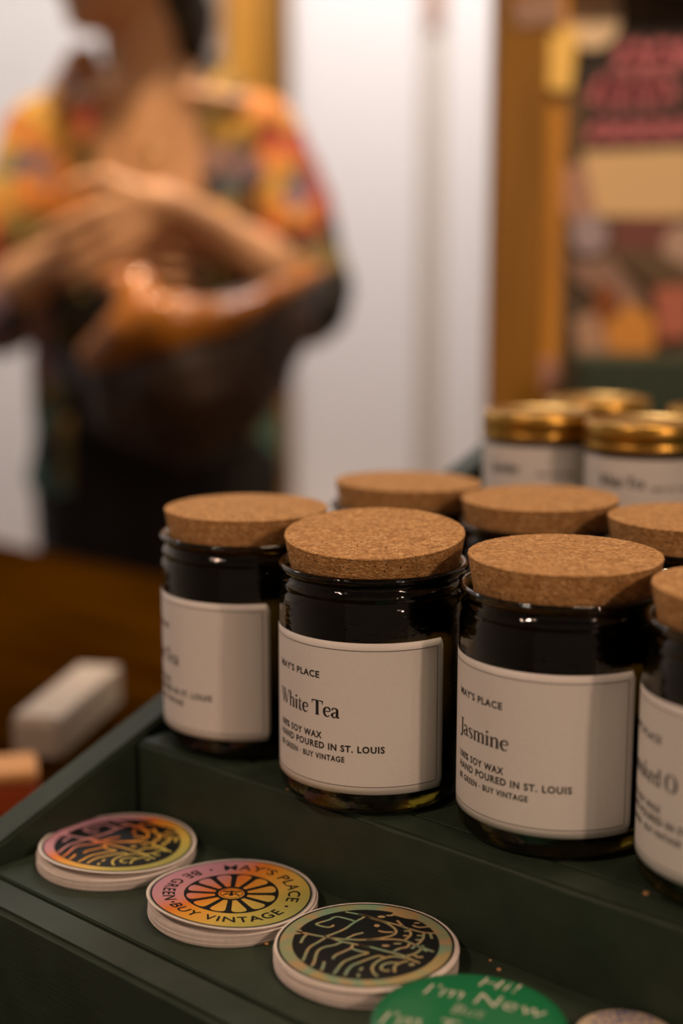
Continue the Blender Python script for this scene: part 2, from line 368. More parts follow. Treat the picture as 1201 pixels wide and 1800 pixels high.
def label_part(jar, aL, name2, pos, sc, sx, x0=.0122):
    """paper label wrapped round the glass; its left edge at angle aL"""
    def onj(s, h, k=0.0): 
        a = aL + s/RJ; r = RJ+k
        return (r*math.cos(a), r*math.sin(a), L0+h)
    # rounded rectangle grid with a little thickness
    bm = bmesh.new(); nx, nz = 56, 20; rc = .0022
    grid = {}
    for layer, k in ((0, .0001), (1, .00020)):
        for i in range(nx+1):
            for j in range(nz+1):
                s = LW*i/nx; h = LH*j/nz
                cs = min(max(s, rc), LW-rc); chh = min(max(h, rc), LH-rc)
                if i in (0, nx): s = s
                grid[layer, i, j] = [s, h]
        # pull the corners in
        for (ci, cj) in ((0,0),(0,nz),(nx,0),(nx,nz)):
            s, h = grid[layer, ci, cj]; grid[layer, ci, cj] = [s+(.0009 if ci == 0 else -.0009), h+(.0009 if cj == 0 else -.0009)]
        for key in [q for q in grid if q[0] == layer]:
            s, h = grid[key]; grid[key] = bm.verts.new(onj(s, h, k))
    for i in range(nx):
        for j in range(nz):
            bm.faces.new([grid[1,i,j], grid[1,i+1,j], grid[1,i+1,j+1], grid[1,i,j+1]])
            bm.faces.new([grid[0,i,j], grid[0,i,j+1], grid[0,i+1,j+1], grid[0,i+1,j]])
    for i in range(nx):
        bm.faces.new([grid[0,i,0], grid[0,i+1,0], grid[1,i+1,0], grid[1,i,0]])
        bm.faces.new([grid[1,i,nz], grid[1,i+1,nz], grid[0,i+1,nz], grid[0,i,nz]])
    for j in range(nz):
        bm.faces.new([grid[1,0,j], grid[1,0,j+1], grid[0,0,j+1], grid[0,0,j]])
        bm.faces.new([grid[0,nx,j], grid[0,nx,j+1], grid[1,nx,j+1], grid[1,nx,j]])
    for e in bm.edges:
        if e.calc_face_angle(0) > .7: e.smooth = False
    lab = from_bm('label', bm, M_paper, jar, True)
    me = lab.data
    fr = Flat(); m_ = .0033; pts = []
    for i in range(61): pts.append((m_+(LW-2*m_)*i/60, m_))
    for i in range(1, 21): pts.append((LW-m_, m_+(LH-2*m_)*i/20))
    for i in range(1, 61): pts.append((LW-m_-(LW-2*m_)*i/60, LH-m_))
    for i in range(1, 20): pts.append((m_, LH-m_-(LH-2*m_)*i/20))
    fr.ribbon(pts, .00028, True, 1)
    fr.mesh('border_line', lambda s, h: onj(s, h, .00026), M_ink, lab)
    tx = Flat()
    tx.text("MAY'S PLACE", x0, .0485, .0027, .0272, .030, 1.15)
    serif_word(tx, name2, pos, .0325, sc, sx)
    tx.text('100% SOY WAX', x0, .0225, .0027, .0284, .030, 1.15)
    tx.text('HAND POURED IN ST. LOUIS', x0, .0182, .0027, .0556, .030, 1.15)
    tx.text('BE GREEN \u00b7 BUY VINTAGE', x0, .0135, .0023, .0388, .028, 1.15)
    tx.mesh('lettering', lambda s, h: onj(s, h, .00028), M_ink, lab)
    return lab
def make_candle(label):
    global glass_me, wax_me
    c = thing('jar_candle', label, 'candle', group='cork topped jar candles on the middle step')
    if glass_me is None:
        g = from_bm('glass_jar', lathe_bm(GP, 128), M_glass, c, True); glass_me = g.data
        wx = from_bm('wax', lathe_bm([(0,.0068),(.030,.0068),(.0362,.0100),(.0374,.013),(.0374,.0850),(.0366,.0843),(0,.0840)], 96), M_wax, c, True); wax_me = wx.data
        wx.data.polygons.foreach_set('use_smooth', [True]*len(wx.data.polygons))
    else:
        new_obj('glass_jar', glass_me, None, c); new_obj('wax', wax_me, None, c)
    return c
def make_cork(c, seed, tilt=(0, 0), lift=0, off=(0, 0)):
    prof = [(0,0),(.0352,0)]+[(.0352+.0037*k/5, .0195*k/5) for k in range(1, 5)]+[(.03868,.0190),(.0389,.0194),(.0388,.0199),(.0385,.0200),(.030,.0200),(.018,.0200),(0,.0200)]
    jf = jitter(seed*13.7)
    bm = lathe_bm(prof, 220, rim_noise=lambda r, z, a: jf(r, z, a) if r > .034 and z > .001 else (0, 0))
    ck = from_bm('cork_lid', bm, M_cork, c, False)
    me = ck.data; me.transform(Matrix.Rotation(seed*1.7, 4, 'Z'))
    ck.location = (off[0], off[1], .0935+lift); ck.rotation_euler = (tilt[0], tilt[1], 0)
    return ck
R = math.radians
jars = [ # x, y, label left edge angle, scent, size, cork tilt, lift, label text
 (-.0455, .6697, R(-72)-LW/RJ, 'T', .0068, (0.0, 0), 0.0001, (0, 0), 'leftmost cork topped jar candle of the front row, its label turned away to the left'),
 (.0138, .6030, R(-46)-LW/RJ, 'White Tea', .0074, (R(5.7), R(-1.0)), .0012, (.0008, -.0004), 'White Tea jar candle with a tilted cork lid, second from the left in front'),
 (.0885, .5575, R(-54.5)-LW/RJ, 'Jasmine', .0072, (R(.8), 0), .0006, (.001, 0), 'Jasmine jar candle in dark amber glass with cork lid, in the front row'),
 (.1520, .5030, R(-78)-LW/RJ, 'Smoked O', .0072, (0, R(.5)), 0, (0, 0), 'Smoked candle jar with cork lid, cut off by the right edge of the photo'),
 (.0354, .7509, R(-60)-LW/RJ, None, .007, (R(-.6), R(1)), 0, (0, 0), 'cork lid and dark rim of the leftmost candle jar in the second row'),
 (.0989, .6976, R(-66)-LW/RJ, None, .007, (R(.4), R(-.6)), 0, (0, 0), 'cork topped candle jar right behind and between the White Tea and Jasmine jars'),
 (.1621, .6438, R(-50)-LW/RJ, None, .007, (0, 0), 0, (0, 0), 'cork topped candle jar behind the Jasmine jar near the right edge'),
]
for i, (x, y, aL, nm, sc, tilt, lift, off, lb) in enumerate(jars):
    c = make_candle(lb); c.location = (x, y, CAMZ-.2299)
    make_cork(c, i+1, tilt, lift, off)
    if nm == 'T': label_part(c, aL, 'White Tea', .0122, .0063, 1.2)
    elif nm == 'Jasmine': label_part(c, aL, nm, .0138, .0063, 1.34, .0138)
    else: label_part(c, aL, nm or 'Jasmine', .0124, .0063, 1.22)

# ------------------------------------------------------------------ brass lidded candle tins on the top step
def make_tin(pos, aL, lb, nm):
    c = thing('candle_tin', lb, 'candle', (pos.x, pos.y, CAMZ-.230+.0881), group='brass lidded candles on the top step')
    from_bm('tin_body', lathe_bm([(0,0),(.0305,0),(.0318,.0012),(.0320,.003),(.0320,.0430),(0,.0430)], 80), M_tin, c, True)
    from_bm('lid', lathe_bm([(.0316,.0400),(.0330,.0398),(.0333,.0405),(.0333,.0432),(.0327,.0440),(.0327,.0450),(.0332,.0458),(.0332,.0535),(.0322,.0548),(.0305,.0552),(.0285,.0552),(.0275,.0544),(0,.0544)], 96), M_brass, c, True)
    r = .0322; bm = bmesh.new(); n = 48; Wd = .098
    rows = [[bm.verts.new(((r+k)*math.cos(aL+Wd*i/n/r), (r+k)*math.sin(aL+Wd*i/n/r), z)) for i in range(n+1)] for (k, z) in ((0,.0085),(.0003,.0085),(.0003,.0365),(0,.0365))]
    for a, b in zip(rows, rows[1:]+rows[:1]):
        for i in range(n): bm.faces.new((a[i], a[i+1], b[i+1], b[i]))
    bmesh.ops.recalc_face_normals(bm, faces=bm.faces)
    for e in bm.edges:
        if e.calc_face_angle(0) > .7: e.smooth = False
    lab = from_bm('label', bm, M_paper, c, True)
    tx = Flat(); serif_word(tx, nm, .030, .0215, .0060, .9); tx.text('100% SOY WAX', .0590, .0200, .0022, .024, .018, 1.1); 
    tx.mesh('lettering', lambda s, h: ((r+.0004)*math.cos(aL+s/r), (r+.0004)*math.sin(aL+s/r), h), M_ink, lab)
    return c
pA = F(.047, .2725); pB = F(.1202, .2680); pC = F(.0330, .3600); pD = F(.1200, .3600)
make_tin(pA, R(-205), 'brass lidded candle standing leftmost in front on the top step', 'Jasmine')
make_tin(pB, R(-200), 'brass lidded candle standing right of its twin, near the right edge', 'White Tea')
make_tin(pC, R(-190), 'brass lid of a candle standing behind and between the two front ones', 'Jasmine')
make_tin(pD, R(-190), 'brass lidded candle at the back, half cut off by the right edge', 'White Tea')
# ------------------------------------------------------------------ stickers on the front step
ZT = CAMZ-.269
ART = [[(-27.3, 10.5), (-23.1, 8.6), (-18.6, 6.7), (-14.2, 5.4), (-9.4, 4.0), (-2.8, 3.3)], [(-7.8, 27.4), (-2.6, 25.3), (2.0, 22.4)], [(-4.3, 19.5), (-11.1, 23.1), (-14.6, 20.2), (-19.3, 17.1), (-18.1, 15.3), (-14.9, 13.9), (-13.0, 14.8), (-12.7, 16.0)], [(0.0, 23.1), (-4.3, 18.1), (-7.8, 12.9), (-11.7, 9.1), (-16.1, 5.7)], [(-7.5, 4.3), (-4.4, 7.4), (-0.8, 9.3)], [(-14.2, 5.4), (-9.4, 2.0), (-4.7, 0.0), (1.5, -2.6)], [(-23.1, 7.7), (-24.3, 5.0), (-25.3, 0.7)], [(-15.8, 5.0), (-18.6, 1.3), (-21.6, -2.6), (-22.9, -7.2), (-23.4, -10.4), (-24.1, -13.6)], [(-9.4, 1.3), (-12.3, -1.0), (-16.0, -2.6), (-18.4, -5.6), (-19.3, -10.4), (-19.7, -14.2), (-20.7, -17.9)], [(-15.9, -14.2), (-16.3, -17.9), (-17.0, -21.0)], [(-5.1, -0.7), (-5.7, -3.3), (-8.5, -6.2), (-11.6, -9.1), (-12.8, -12.0)], [(-5.4, -3.9), (-2.3, -5.9), (1.1, -7.2)], [(1.1, -7.5), (-3.0, -9.7), (-7.9, -13.6), (-10.0, -17.3), (-11.3, -21.0), (-12.4, -23.5)], [(4.7, -9.4), (1.3, -11.7), (-3.0, -15.1), (-5.2, -17.0), (-7.0, -20.4), (-8.2, -24.7)], [(-1.6, -18.6), (-2.5, -21.0)], [(-3.1, -23.5), (-3.2, -25.9)], [(-2.8, 3.3), (0.3, 3.5), (6.0, 4.7), (10.5, 7.0), (12.2, 10.1), (11.1, 13.9), (8.0, 18.1), (3.9, 21.0), (0.3, 23.5)], [(-2.6, 25.6), (2.0, 22.7), (8.0, 18.8), (12.8, 16.0), (16.5, 13.2), (21.5, 10.1), (24.6, 9.1), (28.3, 8.7)], [(-2.9, -0.7), (1.8, -2.6), (6.4, -5.2), (10.3, -7.2), (14.3, -9.7), (17.2, -12.9), (20.1, -15.1)], [(4.7, -9.4), (7.1, -11.0)], [(15.4, -11.7), (10.9, -10.1), (7.1, -11.3), (4.0, -14.2), (2.1, -18.6), (2.6, -22.9), (4.0, -25.3)], [(11.9, -15.1), (8.5, -15.1), (6.0, -17.0), (5.5, -19.8), (7.4, -21.3), (8.4, -20.4)], [(15.9, -13.6), (12.8, -15.1), (10.6, -17.9), (10.4, -22.2)], [(18.9, 15.7), (21.1, 13.9), (24.6, 14.3), (25.9, 14.8)], [(12.9, 19.9), (14.1, 17.1), (15.3, 14.3)], [(5.2, 10.9), (7.8, 9.8), (11.0, 9.8)], [(16.8, 12.9), (17.9, 8.7), (16.8, 5.4), (14.8, 2.7)], [(23.0, 9.1), (22.5, 4.7), (20.7, 0.7), (19.7, -0.7)], [(15.3, 10.8), (17.0, 10.5)], [(14.8, 6.7), (16.6, 6.7)], [(20.2, 7.0), (22.3, 6.7)], [(19.4, 3.3), (21.4, 3.3)], [(25.5, 8.4), (25.9, 4.3)], [(0.3, 3.3), (5.1, 3.7), (11.4, 3.7), (14.8, 2.7), (17.2, 1.0), (20.2, -2.0), (22.9, -3.9), (25.9, -6.5)], [(17.2, 0.7), (15.8, -2.6), (13.3, -3.6), (10.7, -5.9)], [(19.6, -1.0), (17.6, -3.9)], [(22.1, -1.3), (21.0, -4.6), (18.7, -7.8), (14.9, -10.1)], [(18.3, -9.1), (19.8, -10.7), (21.6, -10.4)], [(22.0, -4.3), (23.4, -6.2)]]
BLOBS = [(6.7, 23.1, 2.0, 1.4), (10.2, 24.2, 2.2, .9), (20.8, 17.6, 1.6, .8), (4.7, 15.3, 1.5, 1.5), (7.7, -1.5, 2.0, 1.0), (12.3, .2, 2.1, .8), (17.0, -16.4, 1.5, 1.2)]
def foil(name, stops, ang, sc, wob=0):  # holographic sheen painted as a fixed colour gradient
    m = mat(name, (.5,.4,.2), .33, .10); tc = N(m, 'ShaderNodeTexCoord')
    mp = N(m, 'ShaderNodeMapping'); mp.inputs['Rotation'].default_value = (0, 0, ang); L(m, tc.outputs['Object'], mp.inputs[0])
    sx = N(m, 'ShaderNodeSeparateXYZ'); L(m, mp.outputs[0], sx.inputs[0])
    nz = N(m, 'ShaderNodeTexNoise', Scale=35, Detail=2); L(m, tc.outputs['Object'], nz.inputs['Vector'])
    ma = N(m, 'ShaderNodeMath', operation='MULTIPLY_ADD'); L(m, sx.outputs[0], ma.inputs[0]); ma.inputs[1].default_value = sc
    mb = N(m, 'ShaderNodeMath', operation='MULTIPLY_ADD'); L(m, nz.outputs[0], mb.inputs[0]); mb.inputs[1].default_value = .25+wob; mb.inputs[2].default_value = .5-.125-wob/2
    L(m, mb.outputs[0], ma.inputs[2])
    r = ramp(m, stops); L(m, ma.outputs[0], r.inputs[0]); L(m, r.outputs[0], B(m).inputs['Base Color'])
    return m
RAIN = [(.05, (.62,.34,.50)), (.27, (.72,.36,.42)), (.40, (.92,.26,.045)), (.52, (.95,.44,.05)), (.66, (.84,.60,.13)), (.80, (.60,.54,.13)), (.95, (.44,.46,.15))]
M_foil = foil('rainbow_foil', RAIN, R(38), 13)
M_foil3 = foil('green_streaked_foil', [(.10,(.34,.36,.17)),(.25,(.22,.40,.28)),(.35,(.52,.36,.17)),(.45,(.30,.40,.24)),(.55,(.54,.36,.19)),(.65,(.24,.42,.29)),(.75,(.50,.38,.17)),(.90,(.25,.42,.27))], R(75), 9, .9)
def bend(dirx, diry, lift, dome=0, rad=.0355):
    n = math.hypot(dirx, diry); dx, dy = dirx/n, diry/n
    def f(x, y):
        t = (x*dx+y*dy)/rad
        return lift*max(0, t+.35)**2/1.82 + dome*max(0, -t)**2
    return f
def disc_mesh(rad, th, bz=lambda x, y: 0, seg=96, rings=8, z0=0):
    v = []; f = []
    for k, z in ((0, z0), (1, z0+th)):
        v.append((0, 0, z+bz(0, 0)))
        for i in range(1, rings+1):
            for j in range(seg):
                r = rad*i/rings; a = 2*PI*j/seg; x, y = r*math.cos(a), r*math.sin(a); v.append((x, y, z+bz(x, y)))
    n = 1+rings*seg
    for k in (0, 1):
        o = k*n
        for j in range(seg):
            q = (o, o+1+j, o+1+(j+1) % seg); f.append(q if k else q[::-1])
            for i in range(rings-1):
                a = o+1+i*seg; b = a+seg; q = (a+j, b+j, b+(j+1) % seg, a+(j+1) % seg); f.append(q if k else q[::-1])
    a = 1+(rings-1)*seg; b = n+a
    for j in range(seg): f.append((a+j, a+(j+1) % seg, b+(j+1) % seg, b+j))
    return v, f
def ringtext(fl, txt, a0, a1, rad, cap, outward=True, off=.02):
    """text along a circle from angle a0 to a1; outward: letter tops point away from the centre"""
    v, f = text2d(txt, off, 1.12); x0 = min(p[0] for p in v); x1 = max(p[0] for p in v)
    out = []
    for (x, y) in v:
        t = (x-x0)/(x1-x0); a = a0+(a1-a0)*t; rr = rad + (y/CAPH-.5)*cap*(1 if outward else -1)
        out.append((rr*math.cos(a), rr*math.sin(a)))
    fl.add(out, f)
def top_sticker(x, y, z, label, kind, bz, foilm, rot=0):
    t = thing('round_sticker', label, 'sticker', (x, y, z), rot, 'top stickers of the three stacks')
    v, f = disc_mesh(.0355, .0004, bz); o = pydata('backing', v, f, M_sedge, t)
    up = lambda k: (lambda px, py: (px, py, .0004+bz(px, py)+k))
    # fine mesh for the foil with its painted sheen
    v, f = disc_mesh(.0344, .00004, bz, z0=.0004); pydata('clear_border', v, f, mat('clear_border', (.36,.38,.36), .3) if 'clear_border' not in bpy.data.materials else bpy.data.materials['clear_border'], t) if kind != 'art3' else None
    v, f = disc_mesh(.0338 if kind != 'art3' else .0345, .00004, bz, z0=.00045); pydata('black_ring', v, f, M_black, t)
    v, f = disc_mesh(.0331 if kind != 'art3' else .0335, .00004, bz, z0=.00050); fo = pydata('foil_face', v, f, foilm, t)
    ink = Flat()
    if kind == 'flower':
        ringtext(ink, "MAY'S PLACE", R(101), R(-16), .0264, .0050, True, .012)
        ringtext(ink, 'BE GREEN', R(126), R(203), .0262, .0050, False, .018)
        ringtext(ink, 'BUY VINTAGE', R(212), R(323), .0262, .0050, False, .018)
        for a in (114, 208, -26): ink.disc(.0262*math.cos(R(a)), .0262*math.sin(R(a)), .0008, 14)
        # black wheel with petal shaped openings
        n = 96; ws = []
        v, f = disc_mesh(.0199, .00003, bz, z0=.00056); pydata('flower_disc', v, f, M_black, t)
        pet = Flat(); P = 12
        for k in range(P):
            a = 2*PI*(k+.5)/P; c, s = math.cos(a), math.sin(a); pts = []
            for (u, w_) in ((.0070,.0009),(.0105,.0017),(.0145,.0027),(.0168,.0032),(.0180,.0029),(.0187,.0018),(.0190,0),(.0187,-.0018),(.0180,-.0029),(.0168,-.0032),(.0145,-.0027),(.0105,-.0017),(.0070,-.0009)):
                pts.append((u*c-w_*s, u*s+w_*c))
            pet.add(pts, [tuple(range(len(pts)))])
        pet.disc(0, 0, .0055, 40)
        pet.mesh('petals', up(.00022), foilm, t)
        e = Flat()
        for s_ in (1, -1):
            e.ribbon([(s_*.0002, .0026), (s_*.0016, .0016), (s_*.0038, .0022)], [.0004, .0012, .0005], smooth=4)
            e.ribbon([(s_*.0003, -.0012), (s_*.0018, -.0004), (s_*.0036, -.0024)], [.0005, .0010, .0004], smooth=4)
        e.ribbon([(0, .003), (0, .0008), (0, -.0024)], [.0004, .0010, .0016], smooth=4)
        e.ribbon([(.0047*math.cos(q*PI/12), .0047*math.sin(q*PI/12)) for q in range(24)], .0003, True, 1)
        e.mesh('emblem', up(.00028), M_black, t)
    else:
        # black field cut by light strokes that leave hand drawn lettering standing
        v, f = disc_mesh(.0286, .00003, bz, seg=120, z0=.00056); pydata('black_field', v, f, M_black, t)
        for s_ in ART:
            ink.ribbon([(a*.001, b*.001-.0008) for a, b in s_], .00112, smooth=5)
        for (a, b, rx, ry) in BLOBS: ink.disc(a*.001, b*.001-.0008, rx*.0008, 16, ry*.0008)
        ink.ribbon([(-.0285, .0085), (-.0250, .0095)], .0032, smooth=1)
        ink.ribbon([(.0115, .0255), (.017, .0222), (.021,.0205),(.026,.0162)], [.0030,.0030,.0022,.0030], smooth=4)
    if kind == 'flower': ink.mesh('lettering', up(.00020), M_black, t)
    else: ink.mesh('lettering', up(.00022), foilm, t)
    return t
ORD = ['first', 'second', 'third', 'fourth', 'fifth', 'sixth', 'seventh', 'eighth', 'ninth', 'tenth', 'eleventh', 'twelfth', 'thirteenth']
def stack(x, y, n, th, spread, label, zj=None):
    first = None; z = ZT
    for k in range(n):
        if first is None:
            v, f = disc_mesh(.0355, th*.86, seg=72, rings=2); o = pydata('round_sticker', v, f, M_sedge); first = o
        else:
            o = first.copy(); C.objects.link(o)
        r = random.Random(k*7+int(x*1e4)); o.location = (x+r.uniform(-spread, spread), y+r.uniform(-spread, spread)*.6, z+.0001); z += th
        tag(o, 'white edged round sticker, '+ORD[k]+' from the bottom of the stack under '+label.split('under ')[1], 'sticker', 'white edged stickers under '+label.split('under ')[1])
    return z+.0001
s1 = F(.0322, -.0385); s2 = F(.1055, -.0405); s3 = (.0096, .5136)
z1 = stack(s1.x, s1.y, 8, .00062, .0006, 'white edged round sticker in the stack under the left rainbow sticker')
top_sticker(s1.x+.0006, s1.y+.001, z1+.0004, 'rainbow foil round sticker with wavy Be Green Buy Vintage lettering, leftmost stack', 'art', bend(-.45, -.9, .0030, .0008), M_foil, R(-3))
z2 = stack(-.0457, .5606, 10, .00052, .0004, 'white edged round sticker in the stack under the flower sticker')
top_sticker(-.0463, .5608, z2+.0003, "rainbow foil round sticker with a black flower and May's Place ring lettering", 'flower', bend(-.75, -.66, .0038, .0003), M_foil)
z3 = stack(s3[0], s3[1], 13, .00055, .0007, 'white edged round sticker in the stack under the green sticker')
top_sticker(.0094, .5142, z3, 'green streaked foil round sticker with wavy Be Green Buy Vintage lettering', 'art3', lambda x, y: 0, M_foil3)

# ------------------------------------------------------------------ pin badges
def badge(name, x, y, rad, hgt, label, m, z, tilt=(0, 0)):
    t = thing(name, label, 'badge', (x, y, z)); t.rotation_euler = (tilt[0], tilt[1], 0)
    dome = lambda px, py: hgt*(1-.42*((px*px+py*py)/rad**2)**1.5)
    prof = [(0, hgt)]+[(rad*k/12, dome(rad*k/12, 0)) for k in range(1, 12)]+[(rad*.985, hgt*.52), (rad, hgt*.40), (rad*.99, hgt*.22), (rad*.95, hgt*.06), (rad*.93, 0), (0, 0)]
    from_bm('badge_shell', lathe_bm(prof, 96), m, t, True)
    return t, dome
M_bgreen = mat('badge_green', (.012,.20,.075), .28); M_bwhite = mat('badge_cream', (.72,.60,.46), .3)
M_bblue = mat('badge_blue_ink', (.05,.09,.34), .4); M_cream = mat('cream_ink', (.74,.70,.62), .4)
gb = Vector((.0441, .4523, 0))
badge('pin_badge', gb.x+.002, gb.y-.003, .0338, .0062, "plain green round pin badge lying under the one reading Hi! I'm New", M_bgreen, ZT+.0002)
t, dm = badge('pin_badge', gb.x, gb.y, .0341, .0062, "green round pin badge reading Hi! I'm New", M_bgreen, ZT+.0068)
fl = Flat(); ro = R(-21)
def line(txt, x0, x1, yb, cap, off=-.012):
    c, s = math.cos(ro), math.sin(ro)
    x0 *= .97; x1 *= .97; yb = yb*.97
    fl.text(txt, x0*c-yb*s, x0*s+yb*c, cap, x1-x0, off, 1.05, ro, .12)
line('Hi!', -.0039, .0100, .0240, .0085); line("I'm", -.0212, -.0071, .0112, .0082); line('New', -.0018, .0235, .0102, .0082)
line('But', -.0074, .0040, .0010, .0060, -.022); line("I'm", -.0300, -.0160, -.0125, .0082); line('T', -.0100, -.0030, -.0125, .0082)
fl.mesh('lettering', lambda x, y: (x, y-.0026, dm(x, y-.0026)+.00012), M_cream, t)
t, dm = badge('pin_badge', .0992, .4560, .0180, .0042, 'small cream pin badge with blue lettering beside the green badge', M_bwhite, ZT+.0004)
fl = Flat(); ro = R(9)
line('WMS', -.0075, .0085, .0108, .0042, .01); line('TOPCIT', -.0115, .0135, .0045, .0046, .01); line('POETENT', -.0120, .0128, -.0022, .0044, .01); 
fl.mesh('lettering', lambda x, y: (x, y, dm(x, y)+.0001), M_bblue, t)

# ------------------------------------------------------------------ cork crumbs
M_crumb = mat('crumb', (.55,.30,.12), .9)
cr = None
for (l, d, z, sz, lb) in ((.088,-.062,-.039,.0008,'tiny cork crumb on the front step left of the flower sticker'),
                          (.1425,-.052,-.039,.0007,'tiny cork crumb between the flower sticker and the green sticker'),
                          (.2235,-.007,-.039,.0008,'tiny cork crumb on the front step near the green badge'),
                          (.2165,-.003,-.039,.0005,'tiniest cork crumb at the foot of the riser near the green badge'),
                          (.2730,.0150,0,.0009,'tiny cork crumb on the middle step before the Smoked jar'),
                          (.1020,.0020,0,.0005,'tiny cork crumb at the edge of the middle step left of the White Tea jar')):
    if cr is None:
        bm = bmesh.new(); bmesh.ops.create_icosphere(bm, subdivisions=2, radius=1)
        for v in bm.verts: v.co *= 1+.45*noise.noise(v.co*1.7)
        cr = o = from_bm('cork_crumb', bm, M_crumb)
    else: o = cr.copy(); C.objects.link(o)
    p = F(l, d, z); o.location = (p.x, p.y, p.z+sz*.6); o.scale = (sz*1.3, sz, sz*.7)
    tag(o, lb, 'crumb', 'cork crumbs on the display')
# ------------------------------------------------------------------ things lying on the table, left of the display
tt = CAMZ-.350+.0002
bx = thing('paper_box', 'small white paper carton lying on the brown table left of the green display', 'box', (-.205, 1.030, tt), R(80))
M_card = mat('dull_white_card', (.48,.43,.37), .6)
box('carton', (-.068, -.018, 0), (.068, .018, .030), M_card, bx, .003)
box('lid_flap', (-.065, -.0175, .0302), (.067, .0165, .0314), M_card, bx, .0004)
M_or = mat('orange_card', (.72,.36,.12), .5); M_red = mat('red_card', (.50,.09,.02), .5)
ob = thing('card_pack', 'orange topped red cardboard pack on the table by the display side', 'box', (-.238, .868, tt), R(14))
box('pack_body', (-.060, -.020, 0), (.042, .020, .022), M_red, ob, .002)
box('pack_top', (-.060, -.020, .0222), (.042, .020, .030), M_or, ob, .002)

# ------------------------------------------------------------------ the notice board behind the display
BY = 1.40
nb = thing('notice_board', 'orange wooden framed notice board standing behind the table, covered in stickers', 'notice board', (.37, BY+.02, 0))
def nbx(name, lo, hi, m, bev=.002):
    o = box(name, lo, hi, m, nb, bev); o.location = (-.37, -(BY+.02), 0); return o
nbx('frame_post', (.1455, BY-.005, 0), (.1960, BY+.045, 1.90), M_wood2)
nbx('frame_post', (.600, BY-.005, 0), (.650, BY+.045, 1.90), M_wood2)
nbx('inner_frame', (.1962, BY+.006, .90), (.2150, BY+.045, 1.453), M_wood)  # lighter wood paints the lit inner side of the post
nbx('inner_frame', (.581, BY+.006, .90), (.5998, BY+.045, 1.453), M_wood)
nbx('top_rail', (.1962, BY+.002, 1.4535), (.5998, BY+.045, 1.535), M_wood)
nbx('panel', (.1962, BY+.030, .70), (.5998, BY+.042, 1.453), noisy('panel_brown', (.045,.030,.020), (.16,.11,.07), 22, .7), .0005)
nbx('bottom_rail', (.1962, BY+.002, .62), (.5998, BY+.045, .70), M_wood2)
lg = thing('display_box', 'dark green wooden box standing low in front of the notice board', 'box', (.36, BY-.06, 0))
def lgx(name, lo, hi):
    o = box(name, lo, hi, M_green, lg, .002); o.location = (-.36, -(BY-.06), 0)
lgx('box_front', (.2155, BY-.115, .60), (.60, BY-.100, 1.111)); lgx('box_top', (.2155, BY-.0995, 1.096), (.60, BY-.0055, 1.111))
lgx('box_side', (.2155, BY-.0995, .60), (.2305, BY-.0055, 1.0955)); lgx('box_side', (.585, BY-.0995, .60), (.60, BY-.0055, 1.0955))
lgx('box_bottom', (.2310, BY-.0995, .60), (.5845, BY-.0055, .615))
lgx('leg', (.2310, BY-.0995, 0), (.2610, BY-.0695, .5995)); lgx('leg', (.555, BY-.0995, 0), (.5845, BY-.0695, .5995))
def card(name, pts, col, label, cat, y=BY+.0295, th=.0006, rough=.5, text=None):
    """a flat printed card outlined by corner points (photo positions carried onto the board)"""
    P = [at(u, v, y) for u, v in pts]; c = sum(P, Vector())/len(P)
    n = len(P); v = []
    for k in (0, th): v += [(p.x-c.x, -k, p.z-c.z) for p in P]
    f = [tuple(range(n)), tuple(range(n, 2*n))[::-1]]+[(i, n+i, n+(i+1) % n, (i+1) % n) for i in range(n)]
    me = bpy.data.meshes.new(name); me.from_pydata(v, [], f); me.update()
    bm = bmesh.new(); bm.from_mesh(me); bmesh.ops.recalc_face_normals(bm, faces=bm.faces); bm.to_mesh(me); bm.free()
    m = mat(name+'_'+str(len(bpy.data.materials)), col, rough) if not isinstance(col, bpy.types.Material) else col
    o = new_obj(name, me, m); o.location = c
    return tag(o, label, cat, None), c
def ell(u, v, a, b, n=32): return [(u+a*math.cos(2*PI*i/n), v+b*math.sin(2*PI*i/n)) for i in range(n)]
bk, c = card('poster', [(1012,55),(1215,42),(1215,262),(1005,258)], (.030,.022,.018), 'black poster with rows of bold pink lettering on the notice board', 'poster', th=.0008)
fl = Flat()
def pk(txt, u0, v0, u1, hpx, off=.05):
    p = at(u0, v0, BY+.0287); q = at(u1, v0-(u1-u0)*.03, BY+.0287)
    h_ = hpx*.00056; n_ = txt*2; pts = []
    for i in range(n_+1):                    # bold pink lettering too blurred to read: up and down strokes along the row
        c_ = p.lerp(q, i/n_); pts.append((c_.x+(.004 if i % 4 == 1 else 0), c_.z+(h_*.86 if i % 2 else h_*.10)))
    fl.ribbon(pts, h_*.46, smooth=3)
pk(5, 1085, 122, 1212, 46); pk(6, 1042, 186, 1180, 50); pk(8, 1036, 248, 1212, 34)
M_pink = mat('pink_ink', (.56,.16,.20), .5)
fl.mesh('lettering', lambda x, z: (x-c.x, BY+.0286-c.y, z-c.z), M_pink, bk)
k, c = card('price_tag', [(938,38),(1016,52),(1004,160),(918,154)], (.95,.62,.16), 'yellow card tag pinned at the top left of the notice board', 'tag', BY+.0010, .002)
card('paper_disc', ell(1040, 25, 52, 62), (.80,.62,.42), 'round cream paper disc at the top of the notice board, right of the yellow tag', 'sticker', BY+.0240, .0008)
card('card_print', [(900,0),(985,-20),(992,40),(908,48)], (.34,.20,.15), 'small mauve brown card at the very top of the wooden post', 'card', BY-.0060, .0008)
card('photo_card', [(952,165),(1026,165),(1028,262),(955,285)], (.13,.075,.035), 'small dark brown photo card under the yellow tag', 'card', BY+.0290, .0007)
card('flyer', [(1022,268),(1215,260),(1215,382),(1050,380)], (.72,.50,.27), 'wide cream flyer across the middle of the notice board', 'flyer', BY+.0285, .0007)
